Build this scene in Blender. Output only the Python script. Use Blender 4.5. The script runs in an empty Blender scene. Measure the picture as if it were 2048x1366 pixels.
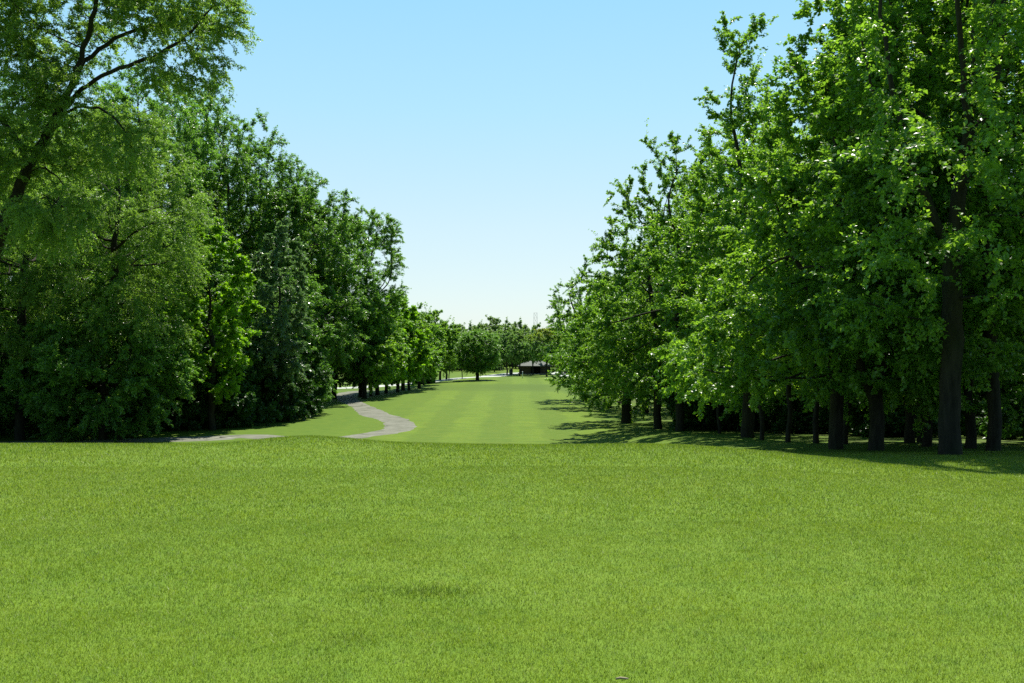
import bpy, bmesh, math, random, time
import numpy as np
from mathutils import Vector

T0 = time.time()
sc = bpy.context.scene
COL = sc.collection
F, CX, CY, EYE = 1900.0, 1024.0, 690.0, 1.7     # the lens and eye the place was measured with


# ------------------------------------------------------------------ helpers
def unit(v):
    return v / np.maximum(np.linalg.norm(v, axis=-1, keepdims=True), 1e-9)


def S(u):
    u = np.clip(u, 0, 1)
    return u * u * (3 - 2 * u)


def ramp(u, k):
    u = np.asarray(u, float)
    return k * (np.logaddexp(0, u / k) - np.logaddexp(0, (u - 1) / k))


def H(x, y):
    """ground height: a raised tee that drops to a flat fairway, gentler on the right"""
    x = np.asarray(x, float)
    y = np.asarray(y, float)
    a = -0.015 * np.clip(y, -60, 60)
    c = ramp((y - 20.4) / 24.0, 0.045)
    r = ramp((y - 13.0) / 58.0, 0.06)
    rw = S((x - 2.5) / 6.5)
    t = c * (1 - rw) + r * rw
    z = a * (1 - t) - 4.3 * t
    z = z + 0.15 * np.exp(-((x + 4.4) / 1.25) ** 2 - ((y - 20.2) / 3.4) ** 2)
    # putting green on its low bank, and the knoll with the round tree
    z = z + 0.55 * S((y - 124) / 9) * (1 - S((y - 158) / 25)) * np.exp(-((x - 3) / 16) ** 4)
    far = S((y - 60) / 40)
    z = z + far * 0.12 * np.sin(x * 0.11 + 0.4) * np.sin(y * 0.045)
    z = z + 0.025 * np.sin(x * 0.7 + 1.0) * np.sin(y * 0.55 + x * 0.2) * (1 - far)
    return z


def at(px, d):
    """point on the ground at distance d along the photo column px"""
    x = (px - CX) / F * d
    return (x, d, float(H(x, d)))


def hit(px, py, d0=48, d1=420):
    """where the sight line through (px, py) meets the ground beyond the crest"""
    ds = np.arange(d0, d1, 0.25)
    xs = (px - CX) / F * ds
    zl = EYE - (py - CY) / F * ds
    below = np.nonzero(H(xs, ds) >= zl)[0]
    d = ds[below[0]] if len(below) else (EYE + 4.3) * F / max(py - CY, 5)
    return at(px, float(d))


def np_mesh(name, V, faces, mat, smooth=False, attrs=None, matidx=None):
    """faces: list of int arrays (n,3) or (n,4)"""
    me = bpy.data.meshes.new(name)
    V = np.asarray(V, np.float32)
    me.vertices.add(len(V))
    me.vertices.foreach_set('co', V.ravel())
    faces = [np.asarray(f, np.int32) for f in faces if len(f)]
    loops = np.concatenate([f.ravel() for f in faces])
    sizes = np.concatenate([np.full(len(f), f.shape[1], np.int32) for f in faces])
    me.loops.add(len(loops))
    me.loops.foreach_set('vertex_index', loops)
    me.polygons.add(len(sizes))
    starts = np.concatenate([[0], np.cumsum(sizes)[:-1]]).astype(np.int32)
    me.polygons.foreach_set('loop_start', starts)
    me.update(calc_edges=True)
    me.polygons.foreach_set('use_smooth', np.full(len(sizes), smooth, bool))
    for k, a in (attrs or {}).items():
        at_ = me.attributes.new(k, 'FLOAT', 'FACE')
        at_.data.foreach_set('value', np.asarray(a, np.float32))
    for m in (mat if isinstance(mat, (list, tuple)) else [mat]):
        me.materials.append(m)
    return me


def link(name, data, parent=None, loc=None):
    o = bpy.data.objects.new(name, data)
    COL.objects.link(o)
    if parent is not None:
        o.parent = parent
    if loc is not None:
        o.location = loc
    return o


def tag(o, label=None, cat=None, group=None, kind=None):
    if label:
        o['label'] = label
    if cat:
        o['category'] = cat
    if group:
        o['group'] = group
    if kind:
        o['kind'] = kind
    return o


class MB:
    """collects boxes and tubes for ONE mesh"""
    def __init__(self):
        self.v, self.q, self.n = [], [], 0

    def add(self, V, Q):
        self.v.append(np.asarray(V, float))
        self.q.append(np.asarray(Q, int) + self.n)
        self.n += len(V)
        return self

    def box(self, c, s, rz=0.0):
        c = np.array(c, float)
        h = np.array(s, float) / 2
        P = np.array([(i, j, k) for i in (-1, 1) for j in (-1, 1) for k in (-1, 1)], float) * h
        ca, sa = math.cos(rz), math.sin(rz)
        P = np.stack([P[:, 0] * ca - P[:, 1] * sa, P[:, 0] * sa + P[:, 1] * ca, P[:, 2]], 1) + c
        return self.add(P, [(0, 1, 3, 2), (4, 6, 7, 5), (0, 4, 5, 1), (2, 3, 7, 6), (0, 2, 6, 4), (1, 5, 7, 3)])

    def tube(self, pts, rad, k=8, caps=True):
        pts = np.asarray(pts, float)
        rad = np.broadcast_to(np.asarray(rad, float), (len(pts),))
        d = np.gradient(pts, axis=0)
        d = unit(d)
        ref = np.array([0.31, 0.95, 0.05])
        a = unit(np.cross(d, ref))
        b = np.cross(d, a)
        th = np.arange(k) / k * 2 * math.pi
        R = pts[:, None] + rad[:, None, None] * (np.cos(th)[None, :, None] * a[:, None] + np.sin(th)[None, :, None] * b[:, None])
        V = R.reshape(-1, 3)
        Q = []
        for i in range(len(pts) - 1):
            for j in range(k):
                j2 = (j + 1) % k
                Q.append((i * k + j, i * k + j2, (i + 1) * k + j2, (i + 1) * k + j))
        n0 = len(V)
        if caps:
            V = np.concatenate([V, pts[:1], pts[-1:]])
            for j in range(k):
                j2 = (j + 1) % k
                Q.append((n0, j2, j, j))
                Q.append((n0 + 1, (len(pts) - 1) * k + j, (len(pts) - 1) * k + j2, (len(pts) - 1) * k + j2))
        self.add(V, Q)
        return self

    def build(self, name, mat, parent=None, smooth=False):
        V = np.concatenate(self.v)
        Q = np.concatenate(self.q)
        tri = Q[:, 2] == Q[:, 3]
        return link(name, np_mesh(name, V, [Q[~tri], Q[tri][:, :3]], mat, smooth), parent)


# ------------------------------------------------------------------ materials
def new_mat(name):
    m = bpy.data.materials.new(name)
    m.use_nodes = True
    nt = m.node_tree
    nt.nodes.clear()
    return m, nt


class N:
    def __init__(self, nt):
        self.nt = nt

    def __call__(self, t, inputs=None, **kw):
        n = self.nt.nodes.new(t)
        for k, v in kw.items():
            setattr(n, k, v)
        for k, v in (inputs or {}).items():
            if isinstance(v, bpy.types.NodeSocket):
                self.nt.links.new(v, n.inputs[k])
            else:
                n.inputs[k].default_value = v
        return n

    def math(self, op, a, b=0.5, clamp=False):
        n = self('ShaderNodeMath', {0: a, 1: b}, operation=op)
        n.use_clamp = clamp
        return n.outputs[0]

    def mix(self, f, a, b, blend='MIX'):
        n = self('ShaderNodeMix', data_type='RGBA', blend_type=blend)
        for k, v in ((0, f), (6, a), (7, b)):
            if isinstance(v, bpy.types.NodeSocket):
                self.nt.links.new(v, n.inputs[k])
            else:
                n.inputs[k].default_value = v
        return n.outputs[2]

    def noise(self, vec, scale, detail=3.0, rough=0.55):
        n = self('ShaderNodeTexNoise', {'Vector': vec, 'Scale': scale, 'Detail': detail, 'Roughness': rough})
        return n.outputs['Fac']

    def remap(self, v, a, b, c=0.0, d=1.0):
        n = self('ShaderNodeMapRange', {0: v, 1: a, 2: b, 3: c, 4: d})
        n.clamp = True
        return n.outputs[0]

    def scale(self, vec, s):
        n = self('ShaderNodeVectorMath', {0: vec, 1: s}, operation='MULTIPLY')
        return n.outputs[0]


def rgb(r, g, b):
    return (r, g, b, 1.0)


def leaf_mat(name, dark, light, trans, tmix=0.42, rough=0.36, spec=0.5, old=None):
    m, nt = new_mat(name)
    n = N(nt)
    tint = n('ShaderNodeAttribute', attribute_name='tint').outputs['Fac']
    rnd = n('ShaderNodeObjectInfo').outputs['Random']
    col = n.mix(tint, rgb(*dark), rgb(*light))
    col = n.mix(n.remap(rnd, 0, 1, 0, 0.35), col, n.mix(1.0, col, rgb(1.25, 1.05, 0.75), 'MULTIPLY'))
    if old:      # a flush of yellowing leaves, by leaf
        age = n('ShaderNodeAttribute', attribute_name='age').outputs['Fac']
        col = n.mix(age, col, rgb(*old))
    tc = n.mix(1.0, col, rgb(*trans), 'MULTIPLY')
    p = n('ShaderNodeBsdfPrincipled', {'Base Color': col, 'Roughness': rough, 'Specular IOR Level': spec})
    t = n('ShaderNodeBsdfTranslucent', {'Color': tc})
    mx = n('ShaderNodeMixShader', {0: tmix, 1: p.outputs[0], 2: t.outputs[0]})
    out = n('ShaderNodeOutputMaterial', {0: mx.outputs[0]})
    return m


def bark_mat(name, a, b):
    m, nt = new_mat(name)
    n = N(nt)
    pos = n('ShaderNodeTexCoord').outputs['Object']
    v = n.noise(n.scale(pos, (9, 9, 1.6)), 1.0, 5, 0.65)
    w = n.noise(pos, 0.8, 2)
    col = n.mix(n.remap(v, 0.3, 0.72), rgb(*a), rgb(*b))
    col = n.mix(n.remap(w, 0.45, 0.7, 0, 0.5), col, rgb(0.03, 0.045, 0.018))
    bump = n('ShaderNodeBump', {'Height': v, 'Strength': 0.9, 'Distance': 0.05})
    p = n('ShaderNodeBsdfPrincipled', {'Base Color': col, 'Roughness': 0.9, 'Specular IOR Level': 0.2, 'Normal': bump.outputs[0]})
    n('ShaderNodeOutputMaterial', {0: p.outputs[0]})
    return m


def turf_color(n, pos):
    """lawn colour by place: patchy tee, mown fairway with stripes, green, shaded floor of the wood"""
    sep = n('ShaderNodeSeparateXYZ', {0: pos})
    x, y = sep.outputs[0], sep.outputs[1]
    flat = n('ShaderNodeCombineXYZ', {0: x, 1: y, 2: 0.0}).outputs[0]
    big = n.noise(flat, 0.22, 4, 0.6)
    mid = n.noise(flat, 1.3, 4, 0.65)
    strk = n.noise(n.scale(flat, (0.35, 1.4, 1)), 1.0, 4, 0.6)
    fine = n.noise(flat, 9.0, 3, 0.7)
    tee = n.mix(n.remap(mid, 0.25, 0.75), rgb(0.1072, 0.1899, 0.0127), rgb(0.1386, 0.2218, 0.0158))
    tee = n.mix(n.remap(strk, 0.50, 0.75, 0, 0.24), tee, rgb(0.0871, 0.1658, 0.0134))
    tee = n.mix(n.remap(big, 0.46, 0.70, 0, 0.42), tee, rgb(0.1587, 0.2310, 0.0222))
    sp = n.noise(flat, 4.2, 4, 0.7)
    tee = n.mix(n.remap(sp, 0.54, 0.72, 0, 0.32), tee, rgb(0.1788, 0.2344, 0.0301))
    tee = n.mix(n.remap(sp, 0.45, 0.30, 0, 0.55), tee, rgb(0.0670, 0.1429, 0.0111))
    tee = n.mix(n.remap(fine, 0.55, 0.8, 0, 0.6), tee, rgb(0.0559, 0.1143, 0.0095))
    # fairway stripes run away from the tee
    wob = n.math('ADD', x, n.math('MULTIPLY', n.math('SUBTRACT', big, 0.5), 2.2))
    ang = n.math('MULTIPLY', wob, 2 * math.pi / 4.4)
    st = n.remap(n.math('SINE', ang), -0.35, 0.35)
    fw = n.mix(st, rgb(0.0905, 0.1544, 0.0077), rgb(0.1291, 0.2054, 0.0104))
    fwn = n.noise(n.scale(flat, (0.09, 0.03, 1)), 1.0, 3)
    fw = n.mix(n.remap(fwn, 0.4, 0.68, 0, 0.8), fw, rgb(0.0908, 0.1592, 0.0105))
    fw = n.mix(n.remap(mid, 0.42, 0.66, 0, 0.75), fw, rgb(0.1298, 0.1774, 0.0139))
    fw = n.mix(n.remap(strk, 0.47, 0.66, 0, 0.8), fw, rgb(0.0747, 0.1385, 0.0082))
    fw = n.mix(n.remap(sp, 0.50, 0.66, 0, 0.75), fw, rgb(0.0690, 0.1298, 0.0082))
    isfw = n.remap(y, 40, 50)
    col = n.mix(isfw, tee, fw)
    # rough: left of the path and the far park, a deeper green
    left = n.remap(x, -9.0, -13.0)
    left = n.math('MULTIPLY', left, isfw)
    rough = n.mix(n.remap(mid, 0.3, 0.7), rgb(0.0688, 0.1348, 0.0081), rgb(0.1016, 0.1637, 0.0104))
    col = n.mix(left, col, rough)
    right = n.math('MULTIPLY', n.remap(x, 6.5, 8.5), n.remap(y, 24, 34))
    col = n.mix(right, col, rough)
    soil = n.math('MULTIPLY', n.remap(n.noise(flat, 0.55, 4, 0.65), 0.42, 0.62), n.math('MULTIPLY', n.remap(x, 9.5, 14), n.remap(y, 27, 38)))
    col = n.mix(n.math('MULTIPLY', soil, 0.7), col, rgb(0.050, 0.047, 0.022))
    # shade on the bank below the green, put into the turf colour
    bank_shade = n.math('MULTIPLY', n.remap(y, 122, 126), n.remap(y, 135, 131))
    bank_shade = n.math('MULTIPLY', bank_shade, n.remap(n.noise(flat, 0.12, 3), 0.35, 0.55, 0.5, 1))
    col = n.mix(n.math('MULTIPLY', bank_shade, 0.75), col, rgb(0.0753, 0.1284, 0.0120))
    return col, flat, fine


def ground_mat():
    m, nt = new_mat('turf')
    n = N(nt)
    pos = n('ShaderNodeNewGeometry').outputs['Position']
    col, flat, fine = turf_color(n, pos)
    f2 = n.noise(flat, 42.0, 2, 0.7)
    col = n.mix(n.remap(f2, 0.35, 0.7, 0, 0.55), col, n.mix(1.0, col, rgb(0.55, 0.6, 0.5), 'MULTIPLY'))
    h = n.math('ADD', n.math('MULTIPLY', f2, 0.5), fine)
    bump = n('ShaderNodeBump', {'Height': h, 'Strength': 0.5, 'Distance': 0.03})
    p = n('ShaderNodeBsdfPrincipled', {'Base Color': col, 'Roughness': 0.85, 'Specular IOR Level': 0.15, 'Normal': bump.outputs[0]})
    n('ShaderNodeOutputMaterial', {0: p.outputs[0]})
    return m


def blade_mat():
    m, nt = new_mat('grass_blade')
    n = N(nt)
    pos = n('ShaderNodeNewGeometry').outputs['Position']
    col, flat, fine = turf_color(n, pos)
    tint = n('ShaderNodeAttribute', attribute_name='tint').outputs['Fac']
    col = n.mix(1.0, col, n.mix(tint, rgb(0.38, 0.48, 0.38), rgb(2.1, 1.75, 1.55)), 'MULTIPLY')
    straw = n('ShaderNodeAttribute', attribute_name='age').outputs['Fac']
    col = n.mix(straw, col, rgb(0.33, 0.36, 0.17))
    p = n('ShaderNodeBsdfPrincipled', {'Base Color': col, 'Roughness': 0.55, 'Specular IOR Level': 0.35})
    t = n('ShaderNodeBsdfTranslucent', {'Color': n.mix(1.0, col, rgb(1.5, 1.5, 0.9), 'MULTIPLY')})
    mx = n('ShaderNodeMixShader', {0: 0.35, 1: p.outputs[0], 2: t.outputs[0]})
    n('ShaderNodeOutputMaterial', {0: mx.outputs[0]})
    return m


def paving_mat(name, a, b, crack=True):
    m, nt = new_mat(name)
    n = N(nt)
    pos = n('ShaderNodeNewGeometry').outputs['Position']
    v = n.noise(pos, 1.1, 5, 0.65)
    g = n.noise(pos, 25, 3, 0.7)
    col = n.mix(n.remap(v, 0.35, 0.7), rgb(*a), rgb(*b))
    col = n.mix(n.remap(g, 0.4, 0.75, 0, 0.4), col, rgb(a[0] * .55, a[1] * .55, a[2] * .5))
    if crack:
        pz = n.noise(n.scale(pos, (0.5, 0.9, 1)), 1.0, 5, 0.7)
        col = n.mix(n.remap(pz, 0.58, 0.68, 0, 0.75), col, rgb(0.075, 0.09, 0.05))
        col = n.mix(n.remap(pz, 0.40, 0.30, 0, 0.6), col, rgb(0.30, 0.31, 0.26))
        vo = n('ShaderNodeTexVoronoi', {'Vector': n.scale(pos, (0.22, 0.3, 1)), 'Scale': 1.0}, feature='DISTANCE_TO_EDGE').outputs['Distance']
        vw = n.math('ADD', vo, n.math('MULTIPLY', n.math('SUBTRACT', v, 0.5), 0.12))
        col = n.mix(n.remap(vw, 0.03, 0.0, 0, 0.8), col, rgb(0.055, 0.07, 0.035))
    p = n('ShaderNodeBsdfPrincipled', {'Base Color': col, 'Roughness': 0.9, 'Specular IOR Level': 0.2})
    n('ShaderNodeOutputMaterial', {0: p.outputs[0]})
    return m


def plain(name, c, rough=0.7, c2=None, sc_=(1, 1, 1), metal=0.0):
    m, nt = new_mat(name)
    n = N(nt)
    pos = n('ShaderNodeTexCoord').outputs['Object']
    v = n.noise(n.scale(pos, sc_), 3.0, 4, 0.6)
    c2 = c2 or tuple(x * 0.7 for x in c)
    col = n.mix(n.remap(v, 0.35, 0.65), rgb(*c), rgb(*c2))
    p = n('ShaderNodeBsdfPrincipled', {'Base Color': col, 'Roughness': rough, 'Metallic': metal})
    n('ShaderNodeOutputMaterial', {0: p.outputs[0]})
    return m


M = {
    'maple': leaf_mat('maple_leaf', (0.058, 0.155, 0.024), (0.165, 0.305, 0.052), (2.2, 2.1, 0.7), 0.50, 0.36, 0.55),
    'locust': leaf_mat('locust_leaf', (0.080, 0.165, 0.036), (0.178, 0.285, 0.068), (1.9, 2.0, 0.8), 0.50, 0.40),
    'ash': leaf_mat('ash_leaf', (0.056, 0.145, 0.028), (0.145, 0.270, 0.056), (2.0, 2.1, 0.8), 0.48, 0.34, 0.6),
    'linden': leaf_mat('linden_leaf', (0.090, 0.205, 0.014), (0.190, 0.340, 0.026), (1.8, 2.0, 0.6), 0.50, 0.42),
    'silver': leaf_mat('silver_leaf', (0.062, 0.130, 0.045), (0.160, 0.250, 0.115), (1.6, 1.8, 0.9), 0.42, 0.28, 0.8),
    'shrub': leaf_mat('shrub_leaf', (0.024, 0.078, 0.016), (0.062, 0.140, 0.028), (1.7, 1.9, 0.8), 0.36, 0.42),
    'plum': leaf_mat('orchard_leaf', (0.068, 0.150, 0.042), (0.135, 0.240, 0.070), (1.8, 2.0, 0.9), 0.44, 0.45, 0.4, old=(0.27, 0.29, 0.03)),
    'far': leaf_mat('far_leaf_hazed', (0.085, 0.178, 0.048), (0.175, 0.300, 0.080), (1.9, 1.8, 0.9), 0.40, 0.45),  # paler than the leaves' own green: distance haze put into the colour
    'bark': bark_mat('grey_brown_bark', (0.014, 0.013, 0.009), (0.048, 0.043, 0.030)),
    'bark_dark': bark_mat('dark_bark', (0.011, 0.010, 0.007), (0.036, 0.031, 0.022)),
    'turf': ground_mat(),
    'blade': blade_mat(),
    'path': paving_mat('worn_path', (0.135, 0.140, 0.105), (0.205, 0.210, 0.165)),
    'road': paving_mat('pale_road', (0.38, 0.40, 0.36), (0.46, 0.48, 0.44), False),
}


# ------------------------------------------------------------------ trees
def crown_points(rng, n, Ht, h0, prof, lobes=0, lobe_r=0.3, offset=(0, 0), squash=(1, 1), shell=0.45, bend=(0, 0), zf=1.0):
    """points inside a crown envelope: prof = [(fraction of crown height, radius)]"""
    fr = np.array([p[0] for p in prof])
    rr = np.array([p[1] for p in prof])
    ph = rng.uniform(0, 6.28, 6)

    def env(f, th):
        r = np.interp(f, fr, rr)
        lump = 1 + 0.13 * np.sin(2 * th + ph[0] + 3 * f) + 0.10 * np.sin(3 * th + ph[1] - 5 * f) + 0.09 * np.sin(5 * th + ph[2] + 9 * f)
        return r * lump
    # sample height in proportion to cross-section
    g = np.linspace(0, 1, 200)
    w = np.interp(g, fr, rr) ** 1.6 + 0.02
    cdf = np.cumsum(w) / w.sum()

    def sample(k, sh):
        f = np.interp(rng.random(k), cdf, g)
        th = rng.uniform(0, 2 * math.pi, k)
        q = rng.random(k) ** sh
        r = env(f, th) * q
        return f, th, r
    f, th, r = sample(n if not lobes else n // 5, shell)
    if lobes:
        lf, lth, lr = sample(lobes, 0.12)
        m = n - len(f)
        li = rng.integers(0, lobes, m)
        Lc = np.stack([lr * 0.86 * np.cos(lth), lr * 0.86 * np.sin(lth), h0 + lf * (Ht - h0)], 1)
        Rl = lobe_r * np.interp(lf, fr, rr).clip(max(rr) * 0.45) * rng.uniform(0.75, 1.25, lobes)
        d = unit(rng.normal(size=(m, 3))) * (rng.random(m) ** 0.4)[:, None]
        d[:, 2] *= zf
        Q = Lc[li] + d * Rl[li][:, None]
        Q[:, 2] = np.clip(Q[:, 2], h0 * 0.9, Ht + 0.3)
    P = np.stack([r * np.cos(th), r * np.sin(th), h0 + f * (Ht - h0)], 1)
    if lobes:
        P = np.concatenate([P, Q])
    k = ((P[:, 2] - h0) / max(Ht - h0, 1e-3))[:, None]
    P[:, :2] = P[:, :2] * np.array(squash) + np.array(offset) * (0.3 + 0.7 * k) + np.array(bend) * (k ** 2)
    return P


def grow(rng, stems, attr, D, dk, trop=0.15, maxit=160):
    """space colonisation: stems are polylines, the first is the trunk"""
    pos, par, stem = [], [], []
    for si, st in enumerate(stems):
        st = np.asarray(st, float)
        seg = np.linalg.norm(np.diff(st, axis=0), axis=1)
        s = np.concatenate([[0], np.cumsum(seg)])
        m = max(2, int(round(s[-1] / D)) + 1)
        u = np.linspace(0, s[-1], m)
        pts = np.stack([np.interp(u, s, st[:, i]) for i in range(3)], 1)
        if si == 0:
            prev = -1
        else:
            dd = np.linalg.norm(np.array(pos) - pts[0], axis=1)
            prev = int(dd.argmin())
            pts = pts[1:]
        wob = rng.normal(size=pts.shape) * D * 0.07
        wob[0] = 0
        for p in pts + wob:
            pos.append(p)
            par.append(prev)
            stem.append(si)
            prev = len(pos) - 1
    A = attr.copy()
    P = np.array(pos)
    dist = np.full(len(A), 1e9)
    idx = np.zeros(len(A), int)
    for s0 in range(0, len(P), 400):
        dm = np.linalg.norm(A[:, None] - P[None, s0:s0 + 400], axis=2)
        j = dm.argmin(1)
        dv = dm[np.arange(len(A)), j]
        b = dv < dist
        dist[b], idx[b] = dv[b], j[b] + s0
    kids = {}
    for it in range(maxit):
        keep = dist > dk
        A, dist, idx = A[keep], dist[keep], idx[keep]
        if len(A) == 0:
            break
        acc = np.zeros((len(pos), 3))
        np.add.at(acc, idx, unit(A - np.array(pos)[idx]))
        act = np.unique(idx)
        new = []
        for i in act:
            c = kids.get(int(i), 0)
            if c >= 3:
                continue
            v = acc[i] + np.array([0, 0, trop]) + rng.normal(size=3) * 0.12
            nv = np.linalg.norm(v)
            if nv < 1e-6:
                continue
            kids[int(i)] = c + 1
            new.append((pos[i] + v / nv * D, int(i)))
        if not new:
            break
        n0 = len(pos)
        for p, i in new:
            pos.append(p)
            par.append(i)
            stem.append(-1)
        NP = np.array([p for p, _ in new])
        dm = np.linalg.norm(A[:, None] - NP[None], axis=2)
        j = dm.argmin(1)
        dv = dm[np.arange(len(A)), j]
        b = dv < dist - 1e-6
        dist[b], idx[b] = dv[b], j[b] + n0
        # attractors whose owner may no longer branch are dropped
        dead = np.array([kids.get(int(i), 0) >= 3 for i in idx]) & ~b
        A, dist, idx = A[~dead], dist[~dead], idx[~dead]
    return np.array(pos), np.array(par), np.array(stem)


def thickness(par, R, rtip=0.010, e=2.3):
    n = len(par)
    acc = np.zeros(n)
    cnt = np.zeros(n)
    r = np.zeros(n)
    for i in range(n - 1, -1, -1):
        r[i] = acc[i] ** (1 / e) if acc[i] > 0 else rtip
        cnt[i] += 1
        if par[i] >= 0:
            acc[par[i]] += r[i] ** e
            cnt[par[i]] += cnt[i]
    k = (R - rtip) / max(r[0] - rtip, 1e-6)
    return rtip + (r - rtip) * k, cnt


def wood(pos, par, r, rmin, flare=1.0, sub=None):
    """tubes along every chain; sub: only these nodes"""
    n = len(par)
    child = [[] for _ in range(n)]
    for i in range(n):
        if par[i] >= 0:
            child[par[i]].append(i)
    mb = MB()
    roots = [0] if sub is None else list(sub)
    stack = [(q, True) for q in roots]
    while stack:
        i, first = stack.pop()
        chain = [i]
        if par[i] >= 0:
            chain = [par[i], i]
        j = i
        while True:
            cs = [c for c in child[j] if r[c] >= rmin]
            if not cs:
                if child[j]:
                    chain.append(max(child[j], key=lambda c: r[c]))
                break
            big = max(cs, key=lambda c: r[c])
            for c in cs:
                if c != big:
                    stack.append((c, False))
            chain.append(big)
            j = big
        if len(chain) < 2:
            continue
        pts = pos[chain]
        rad = r[chain].copy()
        if par[chain[0]] >= 0 or chain[0] != 0:
            rad[0] = min(rad[0], rad[1] * 1.15)
        elif flare > 1:
            hgt = pts[:, 2] - pts[0, 2]
            rad = rad * (1 + (flare - 1) * np.exp(-hgt / (1.6 * rad[0] + 0.15)))
        k = 12 if rad.max() > 0.18 else (7 if rad.max() > 0.06 else 4)
        mb.tube(pts, rad, k, caps=False)
    return mb


def leaf_cloud(rng, P, Dv, ctr, total, twigs, tl, L, W, up, droop, lean_out, tilt, size_var=0.36):
    """leaf-sized folded quads strung along twigs that spring from the nodes P"""
    k = np.repeat(np.arange(len(P)), twigs)
    out = unit((P - ctr) * np.array([1, 1, 0.5]))[k]
    d = unit(0.5 * Dv[k] + lean_out * out + np.array([0, 0, up]) + rng.normal(size=(len(k), 3)) * 0.55)
    ln = tl * rng.uniform(0.45, 1.25, len(k))
    m = max(1, int(round(total / len(k))))
    tw = np.repeat(np.arange(len(k)), m)
    s = rng.random(len(tw)) ** 0.75
    base = P[k][tw] + d[tw] * (ln[tw] * s)[:, None]
    base[:, 2] -= droop * ln[tw] * s * s
    base += rng.normal(size=base.shape) * L * 0.35
    ax = unit(0.45 * d[tw] + rng.normal(size=base.shape) * np.array([0.75, 0.75, 0.4]) + np.array([0, 0, -0.28 - 0.3 * droop]))
    nr = unit(np.array([0, 0, 1.0]) + rng.normal(size=base.shape) * tilt + 0.25 * out[tw])
    w = unit(np.cross(ax, nr))
    nn = np.cross(w, ax)
    sz = (1 + rng.normal(size=len(tw)) * size_var).clip(0.45, 1.7)[:, None]
    a = base
    b = base + (ax * 0.45 * L + w * W * 0.5 + nn * W * 0.14) * sz
    c = base + (ax * L - nn * L * 0.06) * sz
    e = base + (ax * 0.45 * L - w * W * 0.5 + nn * W * 0.14) * sz
    V = np.stack([a, b, c, e], 1).reshape(-1, 3)
    Q = np.arange(len(tw) * 4).reshape(-1, 4)
    tint = (0.55 * rng.random(len(k))[tw] + 0.45 * rng.random(len(tw)))
    return V, Q, tint


STYLES = {   # twigs per node, twig length, leaf length, width, up, droop, out, tilt
    'maple':  dict(twigs=4, tl=0.95, L=0.108, W=0.086, up=0.30, droop=0.25, lean_out=0.55, tilt=0.7),
    'locust': dict(twigs=6, tl=1.15, L=0.11, W=0.052, up=0.05, droop=0.45, lean_out=0.45, tilt=0.75),
    'ash':    dict(twigs=5, tl=0.95, L=0.140, W=0.075, up=0.12, droop=0.25, lean_out=0.5, tilt=0.65),
    'linden': dict(twigs=4, tl=0.75, L=0.17, W=0.14, up=0.10, droop=0.35, lean_out=0.55, tilt=0.6),
    'silver': dict(twigs=4, tl=0.75, L=0.16, W=0.08, up=0.15, droop=0.4, lean_out=0.55, tilt=0.8),
    'shrub':  dict(twigs=4, tl=0.60, L=0.15, W=0.09, up=0.15, droop=0.3, lean_out=0.45, tilt=0.7),
    'plum':   dict(twigs=4, tl=0.70, L=0.15, W=0.10, up=0.10, droop=0.3, lean_out=0.45, tilt=0.7),
    'far':    dict(twigs=4, tl=0.9, L=0.34, W=0.26, up=0.25, droop=0.2, lean_out=0.5, tilt=0.6),
}
LEAFK = 1.35


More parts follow.
